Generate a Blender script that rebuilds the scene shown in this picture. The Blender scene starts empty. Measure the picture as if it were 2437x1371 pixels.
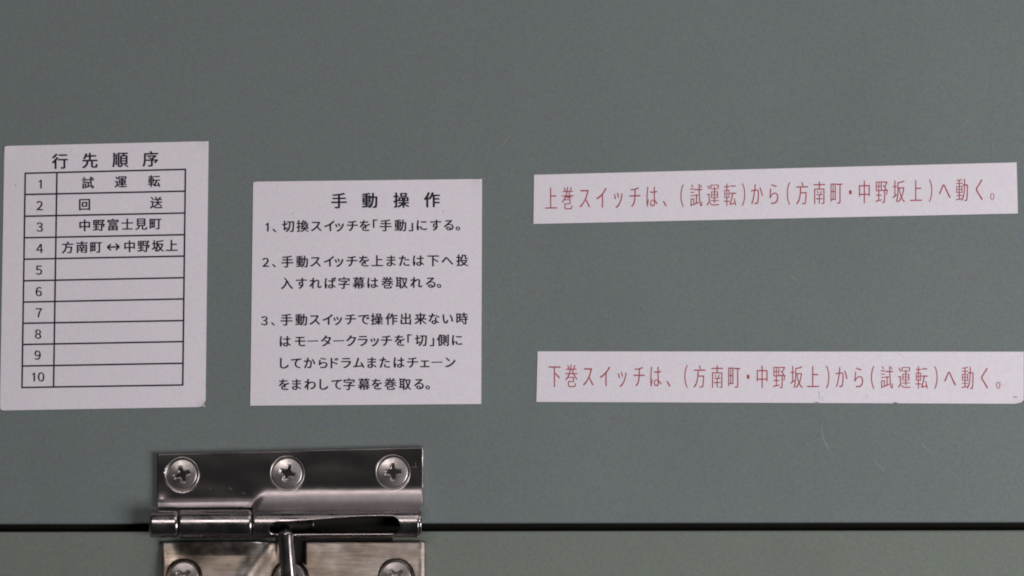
import bpy, bmesh, math, random
from mathutils import Vector, Matrix, noise

random.seed(7)
S = bpy.context.scene
COL = S.collection
U = 1e-4                      # one unit of the survey grid below = 0.1 mm

# ------------------------------------------------------------------ camera
F, CX, CY, DIST = 4500.0, 1218.5, 685.5, 0.45
PITCH, YAW = math.radians(6.0), math.radians(4.5)
RM = Matrix(((math.cos(YAW), 0, math.sin(YAW)), (0, 1, 0), (-math.sin(YAW), 0, math.cos(YAW)))) @ \
     Matrix(((1, 0, 0), (0, math.cos(PITCH), -math.sin(PITCH)), (0, math.sin(PITCH), math.cos(PITCH))))
CAM = Vector((0, -DIST, 0))


def w(v):                     # right/up/back -> world X, Y (into the wall), Z
    return Vector((v[0], -v[2], v[1]))


def at(u, v, h=0.0):
    """point that stands h*0.1 mm in front of the wall plane, survey position u, v"""
    d = w(RM @ Vector(((u - CX) / F, (CY - v) / F, -1.0)))
    return CAM + d * ((DIST - h * U) / d.y)


cd = bpy.data.cameras.new('camera')
cam = bpy.data.objects.new('camera', cd)
COL.objects.link(cam)
cd.sensor_width = 36
cd.lens = 36 * F / 2437
cd.clip_start, cd.clip_end = 0.01, 50
ax = [w(RM @ Vector(a)) for a in ((1, 0, 0), (0, 1, 0), (0, 0, 1))]
m = Matrix((ax[0], ax[1], ax[2])).transposed().to_4x4()
m.translation = CAM
cam.matrix_world = m
S.camera = cam
cd.dof.use_dof = False

# ------------------------------------------------------------------ light
W = bpy.data.worlds.new('World')
S.world = W
W.use_nodes = True
W.node_tree.nodes['Background'].inputs[0].default_value = (0.80, 0.86, 0.88, 1)
W.node_tree.nodes['Background'].inputs[1].default_value = 0.022


def lamp(name, loc, target, size, power, col):
    l = bpy.data.lights.new(name, 'AREA')
    l.shape = 'RECTANGLE'
    l.size, l.size_y = size
    l.energy, l.color = power, col
    o = bpy.data.objects.new(name, l)
    o.location = loc
    o.rotation_euler = (Vector(target) - Vector(loc)).to_track_quat('-Z', 'Y').to_euler()
    COL.objects.link(o)


HX = (-0.06, 0, 0.0)
lamp('ceiling_lamp', (0.35, -0.80, 1.35), HX, (1.5, 0.75), 5.2, (1.0, 0.985, 0.97))
lamp('right_fill', (0.56, -0.52, -0.20), (0.0, 0, 0), (0.36, 0.36), 5.9, (0.97, 0.985, 1.0))  # unseen soft light added at right for wall falloff and the hinge's shadow
lamp('leaf_fill', (-0.42, -1.10, 0.50), HX, (0.6, 0.22), 2.7, (1.0, 0.95, 0.93))  # unseen fill light added so the brushed lower leaf reflects bright

V = S.view_settings
V.view_transform, V.look, V.exposure, V.gamma = 'Standard', 'None', 0.0, 1.0
S.display_settings.display_device = 'sRGB'
S.render.film_transparent = False
S.cycles.filter_width = 1.9


# ------------------------------------------------------------------ materials
class NT:
    def __init__(s, name):
        s.m = bpy.data.materials.new(name)
        s.m.use_nodes = True
        s.n = s.m.node_tree.nodes
        s.l = s.m.node_tree.links
        s.b = s.n['Principled BSDF']
        s.tc = s.n.new('ShaderNodeTexCoord')

    def noise(s, scale, detail=3, rough=0.6, stretch=(1, 1, 1), off=(0, 0, 0)):
        mp = s.n.new('ShaderNodeMapping')
        mp.inputs['Scale'].default_value = stretch
        mp.inputs['Location'].default_value = off
        s.l.new(s.tc.outputs['Object'], mp.inputs[0])
        t = s.n.new('ShaderNodeTexNoise')
        t.inputs['Scale'].default_value = scale
        t.inputs['Detail'].default_value = detail
        t.inputs['Roughness'].default_value = rough
        s.l.new(mp.outputs[0], t.inputs['Vector'])
        return t

    def ramp(s, src, stops):
        r = s.n.new('ShaderNodeValToRGB')
        e = r.color_ramp.elements
        while len(e) < len(stops):
            e.new(0.5)
        for k, (p, c) in enumerate(stops):
            e[k].position = p
            e[k].color = (c, c, c, 1) if isinstance(c, (int, float)) else (*c, 1)
        s.l.new(src, r.inputs[0])
        return r.outputs[0]

    def mix(s, mode, fac, a, b):
        x = s.n.new('ShaderNodeMix')
        x.data_type = 'RGBA'
        x.blend_type = mode
        for inp, val in ((x.inputs['Factor'], fac), (x.inputs['A'], a), (x.inputs['B'], b)):
            if hasattr(val, 'is_linked') or isinstance(val, bpy.types.NodeSocket):
                s.l.new(val, inp)
            elif isinstance(val, (int, float)):
                inp.default_value = val
            else:
                inp.default_value = (*val, 1)
        return x.outputs['Result']

    def bump(s, src, strength, dist):
        b = s.n.new('ShaderNodeBump')
        b.inputs['Strength'].default_value = strength
        b.inputs['Distance'].default_value = dist
        s.l.new(src, b.inputs['Height'])
        s.l.new(b.outputs[0], s.b.inputs['Normal'])

    def set(s, **k):
        for a, v in k.items():
            i = s.b.inputs[a.replace('_', ' ')]
            if isinstance(v, bpy.types.NodeSocket):
                s.l.new(v, i)
            else:
                i.default_value = (*v, 1) if isinstance(v, tuple) else v


def speckled(x, base, grain, tint, scale):
    """paint or paper: pigment grain in value and in hue, and slow unevenness"""
    g = x.noise(scale, 2, 0.7)
    c = x.ramp(g.outputs['Fac'], [(0.30, tuple(b * (1 - grain) for b in base)), (0.70, tuple(b * (1 + grain) for b in base))])
    h = x.noise(scale * 0.45, 2, 0.6, off=(3, 1, 7))
    c = x.mix('SOFT_LIGHT', tint, c, h.outputs['Color'])
    s_ = x.noise(14, 3, 0.55, off=(0.3, 0, 0.9))
    c = x.mix('MULTIPLY', 0.5, c, x.ramp(s_.outputs['Fac'], [(0.3, 0.93), (0.7, 1.05)]))
    return c, g


def paint(name, base):
    x = NT(name)
    c, g = speckled(x, base, 0.115, 0.30, 2400)
    k = x.noise(22, 5, 0.6, stretch=(1.6, 1, 0.7), off=(4, 2, 1))
    c = x.mix('MULTIPLY', 0.6, c, x.ramp(k.outputs['Fac'], [(0.36, 0.955), (0.52, 1.0), (0.66, 1.03)]))
    x.set(Base_Color=c, Roughness=x.ramp(k.outputs['Fac'], [(0.35, 0.50), (0.65, 0.66)]), Specular_IOR_Level=0.28)
    o = x.noise(900, 2, 0.5)
    x.bump(o.outputs['Fac'], 0.25, 0.00002)
    return x.m


def paper(name, base):
    x = NT(name)
    c, g = speckled(x, base, 0.05, 0.20, 2400)
    x.set(Base_Color=c, Roughness=0.55, Specular_IOR_Level=0.25)
    return x.m


def flat(name, base, rough=0.6, grain=0.12):
    x = NT(name)
    g = x.noise(2500, 2, 0.6)
    c = x.ramp(g.outputs['Fac'], [(0.3, tuple(b * (1 - grain) for b in base)), (0.7, tuple(b * (1 + grain) for b in base))])
    x.set(Base_Color=c, Roughness=rough, Specular_IOR_Level=0.2)
    return x.m


def metal(name, base, rough, brush=0.0, scratch=0.0, worn=0.0):
    x = NT(name)
    t = x.noise(500, 4, 0.65)
    c = x.ramp(t.outputs['Fac'], [(0.3, tuple(b * 0.84 for b in base)), (0.7, base)])
    r = x.noise(260, 4, 0.6, off=(1, 2, 3))
    rr = x.ramp(r.outputs['Fac'], [(0.35, rough * 0.75), (0.7, rough * 1.35)])
    x.set(Base_Color=c, Metallic=1.0, Roughness=rr if rough > 0.22 else rough)
    if brush:
        b = x.noise(50, 5, 0.75, stretch=(2, 2, 45))
        x.bump(b.outputs['Fac'], brush, 0.00003)
        b2 = x.ramp(b.outputs['Fac'], [(0.38, tuple(q * 0.74 for q in base)), (0.60, base)])
        st = x.noise(75, 3, 0.6, stretch=(1, 1, 2.2), off=(2, 5, 3))
        b3 = x.mix('MULTIPLY', 1.0, b2, x.ramp(st.outputs['Fac'], [(0.40, (0.70, 0.635, 0.57)), (0.60, (1.0, 1.0, 1.0))]))
        x.set(Base_Color=b3, Roughness=rough)
    if worn:                                       # ground satin zone stored on the mesh
        at_ = x.n.new('ShaderNodeAttribute')
        at_.attribute_name = 'ground'
        x.set(Roughness=x.ramp(at_.outputs['Fac'], [(0.0, rough), (1.0, rough + worn)]))
    if scratch and not brush:
        b = x.noise(220, 4, 0.6, stretch=(1, 1, 3))
        x.bump(b.outputs['Fac'], scratch, 0.00002)
    return x.m


M = {
    'door': paint('grey_green_paint', (0.151, 0.169, 0.168)),
    'body': paint('grey_green_paint_warm', (0.159, 0.173, 0.152)),
    'scuff': flat('scuffed_paint', (0.222, 0.230, 0.208)),
    'dark': flat('cabinet_interior_black', (0.020, 0.018, 0.014), 0.9),
    'paper': paper('white_label_film', (0.72, 0.65, 0.708)),
    'edge': flat('dirty_glue_edge', (0.16, 0.14, 0.13)),
    'cream': flat('cream_backing', (0.62, 0.55, 0.45)),
    'ink': flat('black_print', (0.012, 0.009, 0.022), 0.6),
    'red': flat('red_print', (0.38, 0.070, 0.088), 0.5),
    'polished': metal('polished_nickel', (0.46, 0.40, 0.405), 0.19, scratch=0.03, worn=0.24),
    'barrel': metal('worn_nickel', (0.42, 0.37, 0.37), 0.25, scratch=0.12),
    'brushed': metal('brushed_nickel', (0.52, 0.45, 0.41), 0.42, brush=0.7),
    'screw': metal('screw_steel', (0.50, 0.45, 0.44), 0.37, scratch=0.3),
    'grease_shade': flat('dark_grease_shade', (0.018, 0.016, 0.014), 0.6),  # grease in the barrel bore, also the shade painted into the hinge notch
    'slotdark': metal('oily_steel', (0.10, 0.09, 0.085), 0.42),
}


# ------------------------------------------------------------------ object helpers
def tag(o, label=None, cat=None, group=None, kind=None):
    for k, v in (('label', label), ('category', cat), ('group', group), ('kind', kind)):
        if v:
            o[k] = v
    return o


def thing(name, loc, label, cat, group=None):
    o = bpy.data.objects.new(name, None)
    o.empty_display_size = 0.005
    o.location = loc
    COL.objects.link(o)
    return tag(o, label, cat, group)


def org(parent):
    o = Vector((0, 0, 0))
    while parent is not None:
        o += parent.location
        parent = parent.parent
    return o


def mk(name, vs, fs, mat, parent=None, smooth=False, loc=None):
    """one mesh object from world-space vertices"""
    base = org(parent) if loc is None else loc
    me = bpy.data.meshes.new(name)
    me.from_pydata([tuple(Vector(v) - base) for v in vs], [], fs)
    bm = bmesh.new()
    bm.from_mesh(me)
    bmesh.ops.remove_doubles(bm, verts=bm.verts, dist=1e-7)
    bmesh.ops.recalc_face_normals(bm, faces=bm.faces)
    bm.to_mesh(me)
    bm.free()
    me.materials.append(mat)
    if smooth:
        me.polygons.foreach_set('use_smooth', [True] * len(me.polygons))
        me.set_sharp_from_angle(angle=math.radians(smooth if smooth > 1 else 42))
    o = bpy.data.objects.new(name, me)
    COL.objects.link(o)
    o.parent = parent
    o.location = base - org(parent)
    return o


def slab(name, poly, h0, h1, mat, parent=None, P=at):
    """flat prism over a polygon given in survey coordinates"""
    n = len(poly)
    vs = [P(u, v, h1) for u, v in poly] + [P(u, v, h0) for u, v in poly]
    fs = [tuple(range(n)), tuple(range(2 * n - 1, n - 1, -1))]
    fs += [(i, (i + 1) % n, n + (i + 1) % n, n + i) for i in range(n)]
    return mk(name, vs, fs, mat, parent)


# ------------------------------------------------------------------ the cabinet
def panel(name, u0, u1, v00, v01, v10, v11, mat, edge):
    """sheet-metal panel 1.6 mm thick: top edge v00 (left) v01 (right), bottom edge v10, v11; one long edge rolled"""
    prof = []                                    # (t along height in units from the rolled edge, h)
    r = 6.0
    for k in range(9):
        a = math.pi / 2 * k / 8
        prof.append((r - r * math.cos(a), -r + r * math.sin(a)))
    us = [u0 + (u1 - u0) * i / 24 for i in range(25)]
    vs, fs = [], []
    n = len(prof) + 3
    for u in us:
        f = (u - u0) / (u1 - u0)
        vt, vb = v00 + (v01 - v00) * f, v10 + (v11 - v10) * f
        a, b, s = (vb, vt, -1) if edge == 'bottom' else (vt, vb, 1)
        vs.append(at(u, a, -44))
        for t, h in prof:
            vs.append(at(u, a + s * t, h))
        vs.append(at(u, b, 0))
        vs.append(at(u, b, -44))
    for i in range(24):
        for j in range(n - 1):
            q = i * n + j
            fs.append((q, q + 1, q + n + 1, q + n))
    return mk(name, vs, fs, mat, None, smooth=35, loc=at(CX, 1250, 0))


door = panel('cabinet_door', -900, 3300, -700, -700, 1249.5, 1242.0, M['door'], 'bottom')
tag(door, 'large smooth grey green painted metal panel above the dark gap', 'panel', kind='structure')
body = panel('cabinet_body', -900, 3300, 1267.5, 1260.5, 2200, 2200, M['body'], 'top')
tag(body, 'grey green painted metal panel below the dark gap, behind the lower hinge leaf', 'panel', kind='structure')
inner = slab('cabinet_recess', [(-900, 1100), (3300, 1100), (3300, 1420), (-900, 1420)], -90, -45, M['dark'])
tag(inner, 'black recess seen through the narrow gap between the two painted panels', 'recess', kind='structure')


def scuff(pts, wid):
    vs, fs = [], []
    for i, (u, v) in enumerate(pts):
        t = 1.9 * wid * (0.25 + math.sin(math.pi * (i + 0.3) / len(pts)))
        vs += [at(u - t, v, 0.25), at(u + t, v + t * 0.4, 0.25)]
        if i:
            fs.append((2 * i - 2, 2 * i - 1, 2 * i + 1, 2 * i))
    o = mk('scratch', vs, fs, M['scuff'], None)
    bpy.context.view_layer.update()
    o.location = o.location - door.location
    o.parent = door
    return o


scuff([(1955, 1010), (1958, 1040), (1967, 1060), (1976, 1073)], 0.9)
scuff([(2075, 1090), (2090, 1105), (2105, 1122)], 0.9)
scuff([(2184, 1044), (2205, 1068), (2224, 1080), (2240, 1089)], 0.7)
scuff([(1213, 322), (1203, 338), (1190, 350)], 0.6)
scuff([(2300, 284), (2303, 292)], 0.8)

# ------------------------------------------------------------------ lettering
# the plain figure one of the labels: a stem with a small flag, no foot
GL = {'1': [[Vector(p) for p in ((0.22, 0), (0.31, 0), (0.31, 0.73), (0.245, 0.73), (0.21, 0.665), (0.10, 0.61), (0.10, 0.545), (0.22, 0.595))]]}


def glyph(ch):
    """outline loops of a character, in em units, from Blender's own text objects"""
    if ch in GL:
        return GL[ch]
    c = bpy.data.curves.new('glyph', 'FONT')
    c.body = ch
    c.fill_mode = 'NONE'
    c.resolution_u = 3
    o = bpy.data.objects.new('glyph', c)
    me = bpy.data.meshes.new_from_object(o)
    nxt = {}
    for e in me.edges:
        a, b = e.vertices
        nxt.setdefault(a, []).append(b)
        nxt.setdefault(b, []).append(a)
    seen, loops = set(), []
    for s in range(len(me.vertices)):
        if s in seen or s not in nxt:
            continue
        lp, cur, prev = [], s, None
        while cur not in seen:
            seen.add(cur)
            lp.append(me.vertices[cur].co.xy.copy())
            # contours are stored in order: follow the rising index first
            cand = [q for q in nxt[cur] if q != prev and q not in seen]
            if not cand:
                break
            prev, cur = cur, min(cand) if len(lp) == 1 else cand[0]
        lp2 = [p for i, p in enumerate(lp) if (p - lp[i - 1]).length > 1e-5]
        if len(lp2) > 2:
            loops.append(lp2)
    bpy.data.objects.remove(o)
    bpy.data.curves.remove(c)
    bpy.data.meshes.remove(me)
    GL[ch] = loops
    return loops


def area(lp):
    return 0.5 * sum(lp[i - 1].x * lp[i].y - lp[i].x * lp[i - 1].y for i in range(len(lp)))


def fatten(lp, sx, sy, dx, dy, sgn):
    """scale an outline and move its edges by dx, dy (positive = bolder)"""
    q = [Vector((p.x * sx, p.y * sy)) for p in lp]
    out = []
    n = len(q)
    for i in range(n):
        a = (q[i] - q[i - 1])
        b = (q[(i + 1) % n] - q[i])
        if a.length < 1e-6 or b.length < 1e-6:
            out.append(q[i])
            continue
        a.normalize()
        b.normalize()
        na, nb = Vector((a.y, -a.x)) * sgn, Vector((b.y, -b.x)) * sgn
        nn = na + nb
        if nn.length < 0.3:
            nn = na
        else:
            nn = nn / max(0.5, nn.length_squared / 2)
        out.append(q[i] + Vector((nn.x * dx, nn.y * dy)))
    return out


def lettering(parent, chars, mat, size, bold=(0, 0), h=2.0, slant=0.0, name='lettering', double=0.0):
    """chars: [(character, u centre, v centre)]; size (em width, em height); slant = dv/du of the line"""
    cu = bpy.data.curves.new('text', 'CURVE')
    cu.dimensions = '2D'
    cu.fill_mode = 'BOTH'
    for ch, u, v in chars:
        loops = glyph(ch)
        xs = [p.x for lp in loops for p in lp]
        mx = (min(xs) + max(xs)) / 2 * size[0]
        sz, my = size, 0.38 * size[1]
        if ch.isascii():                           # half-width figure one: match the 21 unit digit height
            ys = [p.y for lp in loops for p in lp]
            q = 20.5 / (max(ys) - min(ys))
            sz, my, mx = (q, q), (min(ys) + max(ys)) / 2 * q, mx * q / size[0]
        big = max(loops, key=lambda l: abs(area(l)))
        sgn = 1 if area(big) > 0 else -1
        for lp in loops:
            pts = fatten(lp, sz[0], sz[1], bold[0], bold[1], sgn)
            sp = cu.splines.new('POLY')
            sp.points.add(len(pts) - 1)
            for k, p in enumerate(pts):
                x = p.x - mx
                y = p.y - my
                sp.points[k].co = (u + x, -(v + slant * x) + y, 0, 1)
            sp.use_cyclic_u = True
    o = bpy.data.objects.new('text', cu)
    me = bpy.data.meshes.new_from_object(o)
    vs = [at(p.co.x - double / 2, -p.co.y, h) for p in me.vertices]
    fs = [tuple(p.vertices) for p in me.polygons]
    if double:                                     # heavier face: struck twice, a hair apart
        n = len(vs)
        vs += [at(p.co.x + double / 2, -p.co.y + 0.3 * double, h + 0.06) for p in me.vertices]
        fs += [tuple(n + i for i in f) for f in fs]
    bpy.data.objects.remove(o)
    bpy.data.curves.remove(cu)
    bpy.data.meshes.remove(me)
    base = org(parent)
    me = bpy.data.meshes.new(name)
    me.from_pydata([tuple(q - base) for q in vs], [], fs)
    me.materials.append(mat)
    if me.polygons and me.polygons[0].normal.y > 0:
        me.flip_normals()
    o = bpy.data.objects.new(name, me)
    COL.objects.link(o)
    o.parent = parent
    return o


def row(text, us, v0, v1):
    """characters at the given centres along a line running from v0 to v1"""
    a, b = us[0], us[-1]
    return [(c, u, v0 + (v1 - v0) * (u - a) / max(1, b - a)) for c, u in zip(text, us)]


def sheet(parent, corners, lift=(), notch=(), name='label_sheet'):
    """thin printed film: a grid of cells over the quadrilateral, corners listed in lift curl up a little"""
    (a, b, c, d) = [Vector(p) for p in corners]           # tl, tr, br, bl
    NU, NV = 60, 40
    vs, fs = [], []

    def pos(s, t):
        return (a * (1 - s) + b * s) * (1 - t) + (d * (1 - s) + c * s) * t

    def hh(p):
        h = 1.5 + 0.25 * noise.noise(Vector((p.x / 90, p.y / 90, 3)))
        for (cu_, cv_, rad, up) in lift:
            q = (p - Vector((cu_, cv_))).length
            if q < rad:
                h += up * (1 - q / rad) ** 2
        return h
    es = [0, 0.002] + [i / NU for i in range(1, NU)] + [0.998, 1]
    et = [0, 0.004] + [i / NV for i in range(1, NV)] + [0.996, 1]
    n = len(es)
    for t in et:
        for s in es:
            p = pos(s, t)
            for (cu_, cv_, r) in notch:                    # chipped corner: pull the film back
                q = Vector((cu_, cv_))
                dl = (p.x - q.x) * (1 if cu_ < pos(.5, .5).x else -1), (p.y - q.y) * (1 if cv_ < pos(.5, .5).y else -1)
                sm = max(dl[0], 0) + max(dl[1], 0)
                if sm < r:
                    k = (r - sm) / 2
                    p = p + Vector(((k if cu_ < pos(.5, .5).x else -k), (k if cv_ < pos(.5, .5).y else -k)))
            vs.append((p.x, p.y, hh(p)))
    m_ = len(et)
    N = len(vs)
    W_ = [at(*p) for p in vs] + [at(p[0], p[1], 0.1 if not lift else max(0.1, p[2] - 1.5)) for p in vs]
    for j in range(m_ - 1):
        for i in range(n - 1):
            q = j * n + i
            fs.append((q, q + 1, q + n + 1, q + n))
            fs.append((N + q, N + q + n, N + q + n + 1, N + q + 1))
    rim = [i for i in range(n)] + [j * n + n - 1 for j in range(1, m_)] + \
          [(m_ - 1) * n + i for i in range(n - 2, -1, -1)] + [j * n for j in range(m_ - 2, 0, -1)]
    for i in range(len(rim)):
        p, q = rim[i], rim[(i + 1) % len(rim)]
        fs.append((p, q, N + q, N + p))
    return mk(name, W_, fs, M['paper'], parent, smooth=30)


def line(u0, v0, u1, v1, t):
    d = Vector((u1 - u0, v1 - v0)).normalized()
    n = Vector((-d.y, d.x)) * t / 2
    return [(u0 + n.x, v0 + n.y), (u1 + n.x, v1 + n.y), (u1 - n.x, v1 - n.y), (u0 - n.x, v0 - n.y)]


def marks(parent, segs, mat, h=1.95, name='dirt_mark'):
    for s in segs:
        q = line(*s)
        mk(name, [at(u, v, h) for u, v in q], [(0, 1, 2, 3)], mat, parent)


# --- order table, left
t1 = thing('paper_sticker', at(245, 660, 0), 'white sticker with a ten row numbered table printed in black, leftmost on the panel', 'sticker')
sheet(t1, [(10.5, 347.5), (496.5, 336), (489, 968.5), (-0.5, 977)], lift=[(14, 350, 26, 2.5), (494, 338, 30, 4), (486, 966, 26, 4)],
      notch=[(10.5, 347.5, 3), (489, 968.5, 10), (-0.5, 977, 5)])
marks(t1, [(477, 969, 489, 959, 1.6), (14, 356, 20, 349, 1.6), (488, 339, 495, 345, 1.5), (36, 441, 38.5, 441, 2.5)], M['edge'])
marks(t1, [(483, 967, 488.5, 965, 4)], M['cream'], 1.0, 'backing_remnant')
lettering(t1, row('行先順序', [142.5, 214, 286.4, 358], 383.4, 378), M['ink'], (39, 39), (0.1, 0.2), slant=-0.025, double=1.6)
TR = [('試運転', [209.4, 287.6, 367], 434.7, 430.6), ('回送', [201.4, 372], 486.4, 482),
      ('中野富士見町', [201.7, 235.4, 269, 303, 336, 370], 536.5, 532), ]
for tx, us, a, b in TR:
    lettering(t1, row(tx, us, a, b), M['ink'], (30, 30), (0.15, 0.15), slant=-0.025, double=1.15)
lettering(t1, row('方南町中野坂上', [161, 195, 228.6, 308.5, 342, 376, 409], 588.7, 584.4), M['ink'], (30, 30), (0.15, 0.15), slant=-0.025, double=1.15)
# the double-headed arrow of row 4
ar = [((255.5, 588.6), (284, 587.2)), ((255.5, 588.6), (264, 581)), ((255.5, 588.6), (264.5, 596)), ((284, 587.2), (275, 580)), ((284, 587.2), (275.8, 595))]
AV = [at(*p, 2.0) for a, b in ar for p in line(*a, *b, 3.7)]
mk('arrow', AV, [tuple(range(4 * k, 4 * k + 4)) for k in range(len(ar))], M['ink'], t1)
for d, u, v in zip('1２３４５６７８９', [96, 94.6, 94.6, 94.6, 92.7, 92.2, 92.7, 90.7, 89.8],
                   [438, 489, 540, 591, 642.4, 693.7, 744, 794.8, 844.8]):
    lettering(t1, [(d, u, v)], M['ink'], (27, 29), (0.1, 0.1), name='row_number', double=0.9)
lettering(t1, [('1', 80, 897), ('０', 98, 896.6)], M['ink'], (27, 29), (0.1, 0.1), name='row_number', double=0.9)
hz_l = [412.5, 463, 514.8, 566, 617, 668.4, 719, 769.5, 820, 871.3, 922.3]
hz_r = [403, 455, 507, 558.6, 609.5, 661, 711.5, 763, 813, 864.6, 916.3]
for k in range(11):
    f = k / 10
    slab('table_line', line(60.2 - 7.9 * f - 1.2, hz_l[k], 441.6 - 6.8 * f + 1.2, hz_r[k], 3.7), 1.6, 2.0, M['ink'], t1)
for (a, b) in (((60.2, 411.5), (52.4, 923)), ((135.6, 410.8), (127.6, 920.5)), ((441.4, 402.2), (435, 916.8))):
    slab('table_line', line(*a, *b, 3.7), 1.6, 2.06, M['ink'], t1)

# --- manual operation notice, middle
t2 = thing('paper_sticker', at(872, 695, 0), 'nearly square white sticker with black title and three numbered instructions, above the hinge', 'sticker')
sheet(t2, [(602.5, 432.3), (1147.3, 426), (1145.3, 961.5), (595.5, 965.5)], lift=[(1145, 428, 34, 5)], notch=[(602.5, 432.3, 3)])
marks(t2, [(1126, 427.5, 1146, 438, 1.2), (1136, 427.5, 1146.5, 434, 1.0), (696, 508, 698, 508, 2), (1054, 503, 1056, 503, 2)], M['edge'])
lettering(t2, row('手動操作', [807, 880, 955, 1028], 477.5, 475), M['ink'], (39, 39), (0.15, 0.2), slant=-0.02, double=1.7)
L2 = [
    ('1、', [636, 653], 540.5, 540.2, 28), ('２、', [632.6, 652], 624, 623.7, 28), ('３、', [629.3, 649.6], 763, 762.6, 28),
    ('切換スイッチを「手動」にする。', [686, 720.5, 752.6, 784, 808, 838.7, 868.4, 893, 918, 953, 978, 1004, 1037, 1068, 1090], 538.2, 535.0, 30),
    ('手動スイッチを上または下へ投', [684, 719, 751, 783, 807, 837.5, 866.7, 898, 931, 962, 996, 1031, 1065, 1100], 622.5, 619.2, 30),
    ('入すれば字幕は巻取れる。', [683, 717.5, 751, 786.5, 819, 854, 887.5, 922, 956, 991, 1025, 1045], 674.2, 671.8, 30),
    ('手動スイッチで操作出来ない時', [682, 717, 749, 780, 804, 834.4, 866.5, 897, 932, 966, 1001, 1033, 1066, 1100], 760.8, 757.8, 30),
    ('はモータークラッチを「切」側に', [679, 714.7, 744.4, 776, 806, 835.6, 863.7, 891.8, 920, 951.4, 974.8, 1001.7, 1028, 1054, 1088], 812, 809, 30),
    ('してからドラムまたはチェーン', [677, 705, 737, 769, 796, 824, 854, 885, 915.6, 950, 982, 1011, 1040, 1072], 864, 861.8, 30),
    ('をまわして字幕を巻取る。', [676, 706, 738, 771, 801.7, 831, 866.5, 897, 929, 964, 997, 1018], 915, 913.4, 30),
]
for tx, us, a, b, em in L2:
    if 'ー' in tx:                                          # long vowel marks print as plain level bars
        ch = [c for c in row(tx, us, a, b)]
        lettering(t2, [c for c in ch if c[0] != 'ー'], M['ink'], (em, em), (0.12, 0.15), slant=-0.008, double=1.15)
        marks(t2, [(u - 13, v + .5, u + 13, v - .2, 2.4) for c, u, v in ch if c == 'ー'], M['ink'], 2.0, 'vowel_bar')
    else:
        lettering(t2, row(tx, us, a, b), M['ink'], (em, em), (0.12, 0.15), slant=-0.008, double=1.15)

# --- red strips, right
t3 = thing('strip_sticker', at(1846, 460, 0), 'long white strip sticker with red lettering, upper of the two strips on the right', 'sticker', 'white strip stickers with red lettering')
sheet(t3, [(1271, 416), (2419.5, 386.5), (2422.5, 508), (1269.5, 533)], notch=[])
X3 = [1311.7, 1351.6, 1391.7, 1431.6, 1471.7, 1511, 1552, 1582, 1623.6, 1657, 1697, 1737.6, 1769.6, 1801.6, 1842,
      1876.7, 1909, 1950, 1991, 2024, 2057.3, 2098.4, 2139.4, 2180.5, 2214.8, 2248.6, 2289.5, 2330.7, 2361.8]
lettering(t3, row('上巻スイッチは、（試運転）から（方南町・中野坂上）へ動く。', X3, 472.5, 450.5), M['red'], (31.5, 60), (0.0, -0.78), slant=-0.022)
t4 = thing('strip_sticker', at(1856, 898, 0), 'long white strip sticker with red lettering and a chipped lower right corner', 'sticker', 'white strip stickers with red lettering')
sheet(t4, [(1279.5, 836.3), (2436.6, 837), (2436.6, 961), (1276.5, 956.5)], lift=[(2434, 958, 30, 3)], notch=[(2436.6, 961, 9)])
X4 = [1320.3, 1360, 1400, 1440, 1481, 1521, 1561, 1591, 1633, 1665, 1707, 1747.5, 1780.7, 1814, 1854.6, 1896, 1935.5, 1970,
      2003, 2044, 2077, 2110.7, 2152.3, 2193.5, 2227.5, 2261.4, 2303, 2343.4, 2375.8]
lettering(t4, row('下巻スイッチは、（方南町・中野坂上）から（試運転）へ動く。', X4, 894.5, 899.5), M['red'], (31.5, 60), (0.0, -0.78), slant=0.003)
marks(t4, [(2127, 958, 2137, 960.5, 2.6), (2424, 959, 2436, 950, 2.2), (2411, 945, 2421, 944.5, 1.8), (1938, 957.2, 1949, 957.6, 1.4)], M['edge'])
marks(t4, [(2136, 842, 2148, 847, 1.5), (1950, 932, 1951, 950, 3), (1957, 946, 1959, 956, 2), (2378, 903, 2384, 914, 1.2), (2382, 916, 2392, 920, 2), (2062, 940, 2066, 948, 2)],
      paper('smudged_film', (0.60, 0.54, 0.60)), 1.93, 'smudge')

# ------------------------------------------------------------------ the hinge
hinge = thing('pin_hinge', at(690, 1250, 0), 'shiny nickel plated hinge with sliding pin handle and cross head screws bridging the gap', 'hinge')


def sstep(a, b, x):
    t = max(0.0, min(1.0, (x - a) / (b - a)))
    return t * t * (3 - 2 * t)


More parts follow.
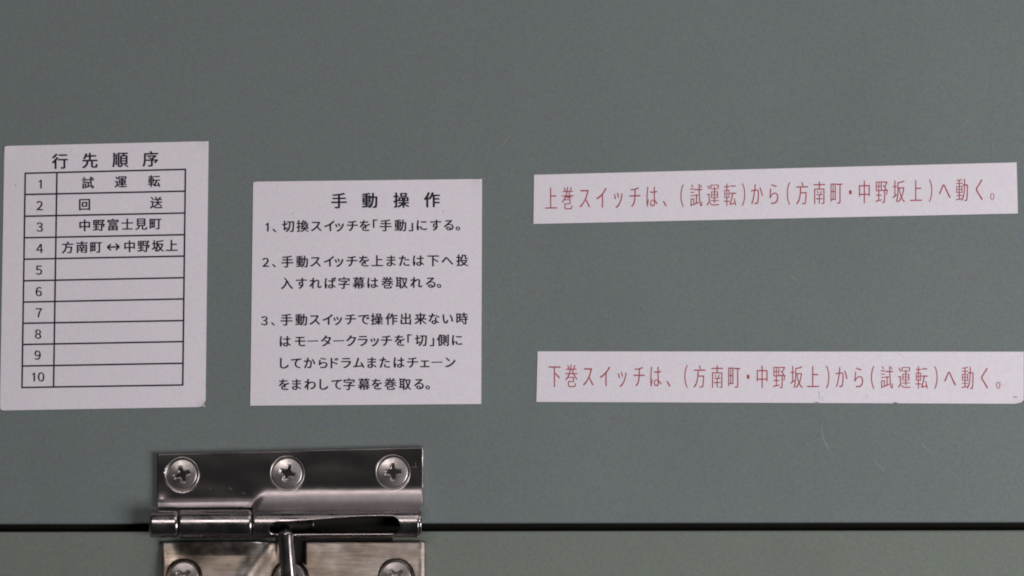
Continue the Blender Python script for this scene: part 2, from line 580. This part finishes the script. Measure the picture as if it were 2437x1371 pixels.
def leaf(name, us, vtop, vbot, nv, hf, mat, mask=None, base=0.0):
    """plate as a dense height field with skirts down to the panel; us = columns, rows lerp vtop(u)..vbot(u)"""
    bm = bmesh.new()
    o = org(hinge)
    grid, info = [], {}
    ts = [0, 0.008, 0.018, 0.03] + [i / nv for i in range(2, nv - 1)] + [0.97, 0.982, 0.992, 1]
    for u in us:
        colv = []
        for t in ts:
            v = vtop(u) * (1 - t) + vbot(u) * t
            h = hf(u, v, vtop(u), vbot(u))
            bv = bm.verts.new(at(u, v, h) - o)
            info[bv] = (u, v)
            colv.append(bv)
        grid.append(colv)
    for i in range(len(us) - 1):
        for j in range(len(ts) - 1):
            q = (grid[i][j], grid[i][j + 1], grid[i + 1][j + 1], grid[i + 1][j])
            if mask and not mask(sum(info[x][0] for x in q) / 4, sum(info[x][1] for x in q) / 4):
                continue
            bm.faces.new(q)
    for bv in [x for x in bm.verts if not x.link_faces]:
        bm.verts.remove(bv)
        info.pop(bv, None)
    be = [e for e in bm.edges if len(e.link_faces) == 1]
    low = {}
    for e in be:
        for x in e.verts:
            if x not in low:
                low[x] = bm.verts.new(at(*info[x], base) - o)
    for e in be:
        a, b = e.verts
        bm.faces.new((a, b, low[b], low[a]))
    bmesh.ops.recalc_face_normals(bm, faces=bm.faces)
    bm.verts.index_update()
    gl = [0.0] * len(bm.verts)
    for x, (u, v) in info.items():
        gl[x.index] = sstep(1150, 1182, v + 4 * noise.noise(Vector((u / 30, v / 30, 2)))) * (sstep(590, 640, u) + (1 - sstep(590, 640, u)) * sstep(1180, 1196, v))
    me = bpy.data.meshes.new(name)
    bm.to_mesh(me)
    bm.free()
    ga = me.attributes.new('ground', 'FLOAT', 'POINT')
    ga.data.foreach_set('value', gl)
    me.materials.append(mat)
    me.polygons.foreach_set('use_smooth', [True] * len(me.polygons))
    me.set_sharp_from_angle(angle=math.radians(48))
    ob = bpy.data.objects.new(name, me)
    COL.objects.link(ob)
    ob.parent = hinge
    return ob


def cols(u0, u1, step=3.0):
    n = int((u1 - u0) / step)
    return [u0, u0 + .8, u0 + 1.8] + [u0 + (u1 - u0) * i / n for i in range(1, n)] + [u1 - 1.8, u1 - .8, u1]


def rnd(x, r, d):             # rounded edge: drop of d at distance x<r from the edge
    if x >= r:
        return 0.0
    q = 1 - x / r
    return d * (1 - math.sqrt(max(0, 1 - q * q)))


SC_UP = [(433.5, 1129), (684, 1126), (935.5, 1123.5)]
SC_LO = [(437, 1374), (690, 1376), (942, 1373)]


def h_up(u, v, vt, vb):
    h = 16.0
    wq = sstep(597, 622, u + 0.55 * (v - 1200))
    x = max(0.0, (v - (vb - 62)) / 62)
    h += wq * 39 * x ** 2.3                       # fillet that climbs onto the barrel
    wl = 1 - sstep(585, 606, u)
    x = max(0.0, (v - (vb - 28)) / 15)
    h += wl * 1.8 * math.sin(math.pi * min(1, x) * 0.62)   # rolled lip over the lower knuckle
    k = max(0.0, 1 - math.hypot((u - 385) / 34, (v - 1190) / 26))
    h += 2.2 * k * k
    for (a, b) in SC_UP:
        r = math.hypot(u - a, v - b)
        h -= 5 * (1 - sstep(39.5, 42.2, r))
    h += 0.9 * noise.noise(Vector((u / 75, v / 45, 0)))
    d = min(u - 372, 1008 - u)
    h -= rnd(d, 4, 5) + rnd(v - vt, 4, 5) + 0
    return h


upper = leaf('upper_leaf', cols(372, 1008, 1.7), lambda u: 1078.5 - 0.0236 * (u - 372), lambda u: 1224.5 - 0.0085 * (u - 372), 90, h_up, M['polished'],
             mask=lambda u, v: not (v > 1207 and (u < 601 or u > 999)))


def h_lo(u, v, vt, vb):
    h = 13.0 + 0.125 * (v - vt)
    wq = sstep(400, 480, u) * (1 - sstep(575, 650, u))
    x = max(0.0, (vt + 34 - v) / 34)
    h += wq * 24 * x ** 1.8
    # the left half is dished where it was bent
    h -= 6.0 * math.exp(-((u - 640 + 0.70 * (v - 1300)) / 24) ** 2) * (1 - sstep(655, 664, u)) - 3.0 * math.exp(-((u - 470) / 40) ** 2) * math.exp(-((v - 1310) / 22) ** 2)
    h -= 3.0 * math.exp(-((u - 412) / 22) ** 2) * (1 - sstep(1300, 1350, v))
    for (a, b) in SC_LO:
        r = math.hypot(u - a, v - b)
        h -= 16 * (1 - sstep(41, 44.5, r))
    h += 0.5 * noise.noise(Vector((u / 60, v / 60, 5)))
    h -= rnd(u - 384, 9, 8) + rnd(1014 - u, 20, 13) + rnd(v - vt, 3, 3)
    if 640 < u < 760:
        h -= rnd(max(0, abs(u - 696) - 30.5), 4, 5) if v < 1345 else 0
    return h


lower = leaf('lower_leaf', cols(384, 1014.5, 1.7), lambda u: 1290 - 0.002 * (u - 384), lambda u: 1437, 90, h_lo, M['brushed'],
             mask=lambda u, v: not (665.5 < u < 726.5 and v < 1342))
# punched dot in the lower leaf
slab('punched_dot', [(533 + 4.6 * math.cos(a * math.pi / 6), 1336.5 + 4.6 * math.sin(a * math.pi / 6)) for a in range(12)], 14, 15.9, M['slotdark'], hinge)


def barrel(name, u0, u1, r, mat, ends=(6, 6), vc=lambda u: 1246.5, hc=35.0, slot=None, seg=56, parent=hinge):
    us = []
    for k in range(7):
        us.append(u0 + ends[0] * (1 - math.cos(math.pi / 2 * k / 6)))
    mid = [u0 + ends[0] + (u1 - u0 - ends[0] - ends[1]) * i / 60 for i in range(1, 60)]
    if slot:
        s0, s1, rr = slot['u0'], slot['u1'], slot['r']
        for k in range(13):
            c = rr * (1 - math.cos(math.pi / 2 * k / 12))
            mid += [s0 + c, s1 - c]
    us += sorted(mid)
    for k in range(6, -1, -1):
        us.append(u1 - ends[1] * (1 - math.cos(math.pi / 2 * k / 6)))
    vs, fs = [], []
    n = seg + 1
    for i, u in enumerate(us):
        q = 1.0
        for e, d in ((ends[0], u - u0), (ends[1], u1 - u)):
            if d < e:
                x = 1 - d / e
                q = min(q, 1 - (e / r) * (1 - math.sqrt(max(0, 1 - x * x))))
        ta = tb = math.radians(20)
        if slot and s0 <= u <= s1:
            k = 1.0
            for d in (u - s0, s1 - u):
                if d < rr:
                    x = 1 - d / rr
                    k = min(k, math.sqrt(max(0, 1 - x * x)))
            A, B = slot['top'](u), slot['bot'](u)
            mid_ = (A + B) / 2
            ta, tb = mid_ + (A - mid_) * k, mid_ + (B - mid_) * k
        # rows run from the slot's bottom lip round the back to its top lip
        for j in range(n):
            a = tb + (2 * math.pi - (tb - ta)) * j / seg
            vs.append(at(u, vc(u) + r * q * math.sin(a), hc + r * q * math.cos(a)))
    for i in range(len(us) - 1):
        for j in range(seg):
            k = i * n + j
            fs.append((k, k + 1, k + n + 1, k + n))
    c0, c1 = len(vs), len(vs) + 1
    if not slot:
        vs += [at(u0, vc(u0), hc), at(u1, vc(u1), hc)]
        for j in range(seg):
            fs.append((c0, j + 1, j))
            fs.append((c1, (len(us) - 1) * n + j, (len(us) - 1) * n + j + 1))
    o = mk(name, vs, fs, mat, parent, smooth=50)
    if slot:
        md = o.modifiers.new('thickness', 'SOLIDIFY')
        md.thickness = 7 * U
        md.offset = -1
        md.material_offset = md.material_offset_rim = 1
        o.data.materials.append(M['grease_shade'])
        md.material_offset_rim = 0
    return o


vcl = lambda u: 1247.0 - 0.004 * (u - 600)
barrel('end_cap', 355, 426, 32, M['barrel'], (8, 11), vcl)
barrel('knuckle', 427.5, 601, 33.5, M['barrel'], (3, 9), vcl)
slot = dict(u0=640, u1=952, r=22,
            top=lambda u: math.radians(-6 - 26 * sstep(650, 900, u)),
            bot=lambda u: math.radians(54))
barrel('slotted_barrel', 602.5, 997, 34, M['barrel'], (4, 3), vcl, slot=slot)
barrel('barrel_plug', 990, 1003.5, 30, M['barrel'], (2, 4), vcl)
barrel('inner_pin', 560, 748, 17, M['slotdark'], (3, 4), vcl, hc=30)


def tube(name, pts, rad, mat, parent, seg=24, taper=False):
    """round bar through survey points (u, v, h), hemispherical start"""
    P = [Vector(p) for p in pts]
    sm = []
    for i in range(len(P) - 1):                       # Catmull-Rom
        p0, p1, p2, p3 = P[max(0, i - 1)], P[i], P[i + 1], P[min(len(P) - 1, i + 2)]
        for k in range(8):
            t = k / 8
            sm.append(0.5 * ((2 * p1) + (-p0 + p2) * t + (2 * p0 - 5 * p1 + 4 * p2 - p3) * t * t + (-p0 + 3 * p1 - 3 * p2 + p3) * t ** 3))
    sm.append(P[-1])
    vs, fs = [], []
    side = Vector((1, 0, 0))
    for i, p in enumerate(sm):
        d = (sm[min(i + 1, len(sm) - 1)] - sm[max(i - 1, 0)]).normalized()
        b = d.cross(side).normalized()
        for j in range(seg):
            a = 2 * math.pi * j / seg
            rr = rad if not taper else rad * math.sqrt(max(0.12, 1 - max(0, 1 - (p - sm[0]).length / 11) ** 2))
            vs.append(at(*(p + (side * math.cos(a) + b * math.sin(a)) * rr)))
    for i in range(len(sm) - 1):
        for j in range(seg):
            a, b2 = i * seg + j, i * seg + (j + 1) % seg
            fs.append((a, b2, b2 + seg, a + seg))
    fs.append(tuple(range(seg)))
    fs.append(tuple(range((len(sm) - 1) * seg, len(sm) * seg)))
    return mk(name, vs, fs, mat, parent, smooth=50)


hd = tube('pin_handle', [(680, 1261.5, 66), (680.3, 1272, 66.5), (681, 1290, 67), (684, 1330, 67), (690, 1400, 65), (694, 1470, 62)], 18.5, M['barrel'], hinge, taper=True)
tube('handle_stub', [(679, 1258, 20), (679, 1261, 40), (679.5, 1275, 58), (680, 1284, 65)], 15, M['slotdark'], hd)


# screws: oval head with a cross recess; one mesh, copied and turned
def screw_mesh():
    N = 64
    R0 = 37.2
    vs, fs = [], []

    def sd_cross(x, y):
        x, y = abs(x), abs(y)
        if y > x:
            x, y = y, x
        wd = 6.6 - 0.09 * x                            # half width of an arm, tapering outward
        # distance inside (positive) an arm of length 20 or the rounded heart of the recess
        return max(min(wd - y, 19.5 - x), 10.5 - math.hypot(x, y) * 0.98)
    for j in range(N + 1):
        for i in range(N + 1):
            a, b = 2 * i / N - 1, 2 * j / N - 1
            if a == 0 and b == 0:
                x = y = 0
            elif abs(a) > abs(b):
                r, p = a, math.pi / 4 * b / a
                x, y = r * math.cos(p), r * math.sin(p)
            else:
                r, p = b, math.pi / 2 - math.pi / 4 * a / b
                x, y = r * math.cos(p), r * math.sin(p)
            x, y = x * R0, y * R0
            q = math.hypot(x, y)
            h = 4.6 * (1 - (q / R0) ** 2)
            if q > R0 - 3:
                h -= 5 * ((q - R0 + 3) / 3) ** 2
            s = sd_cross(x, y)
            if s > -1:
                h -= (9.5 - 0.20 * q) * sstep(-1.0, 3.0, s)
                h += 1.8 * max(0, 1 - q / 6)
            vs.append((x * U, -h * U, y * U))
    for j in range(N):
        for i in range(N):
            k = j * (N + 1) + i
            fs.append((k, k + 1, k + N + 2, k + N + 1))
    me = bpy.data.meshes.new('screw')
    me.from_pydata(vs, [], fs)
    me.materials.append(M['screw'])
    me.polygons.foreach_set('use_smooth', [True] * len(me.polygons))
    me.set_sharp_from_angle(angle=math.radians(38))
    if me.polygons[0].normal.y > 0:
        me.flip_normals()
    return me


def ring_mesh():
    vs, fs = [], []
    prof = [(37.2, -5), (37.9, -0.5), (39.0, 2.2), (40.6, 3.7), (42.4, 2.4), (43.6, -1.0)]
    n = 56
    for i in range(n):
        a = 2 * math.pi * i / n
        for r, h in prof:
            vs.append((r * U * math.cos(a), -h * U, r * U * math.sin(a)))
    k = len(prof)
    for i in range(n):
        for j in range(k - 1):
            a, b = i * k + j, ((i + 1) % n) * k + j
            fs.append((a, b, b + 1, a + 1))
    me = bpy.data.meshes.new('countersink_ring')
    me.from_pydata(vs, [], fs)
    me.materials.append(M['screw'])
    me.polygons.foreach_set('use_smooth', [True] * len(me.polygons))
    return me


SM, RG = screw_mesh(), ring_mesh()
proto = None
for (u, v), ang, rise in [(SC_UP[0], 17, 13), (SC_UP[1], -17, 13), (SC_UP[2], 3, 13), (SC_LO[0], 45, 17), (SC_LO[1], 20, 16), (SC_LO[2], 43, 17)]:
    if proto is None:
        o = bpy.data.objects.new('screw', SM)
        rg = bpy.data.objects.new('countersink_ring', RG)
        proto, proto_ring = o, rg
    else:
        o, rg = proto.copy(), proto_ring.copy()
    COL.objects.link(o)
    o.parent = hinge
    o.location = at(u, v, rise) - org(hinge)
    o.rotation_euler = (math.radians(2.6 * math.sin(u)), -math.radians(ang), math.radians(2.6 * math.cos(1.7 * u)))   # no two seated alike
    if v < 1300:
        COL.objects.link(rg)
        rg.parent = o
    elif rg is not proto_ring:
        bpy.data.objects.remove(rg)

slab('notch_shade', [(658, 1272), (935, 1272), (935, 1289), (727, 1300), (727, 1345), (662, 1345)], 0.2, 3.0, M['grease_shade'], hinge)  # dark slab added as the shade of handle and barrel in the notch
marks(hinge, [(504, 1197, 504.6, 1200, 2), (559, 1184, 562, 1186, 1.2), (545, 1160, 552, 1166, .8), (496, 1159, 503, 1165, .8), (752, 1187, 755, 1189, 1.6), (892, 1168, 897, 1165, 1.2), (980, 1112, 994, 1111.5, 1.4), (989, 1100, 989.5, 1110, 1.2), (575, 1172, 584, 1176, .8)], M['screw'], 16.6, 'surface_nick')

scuff([(1880, 650), (1888, 662), (1899, 672)], 0.9)
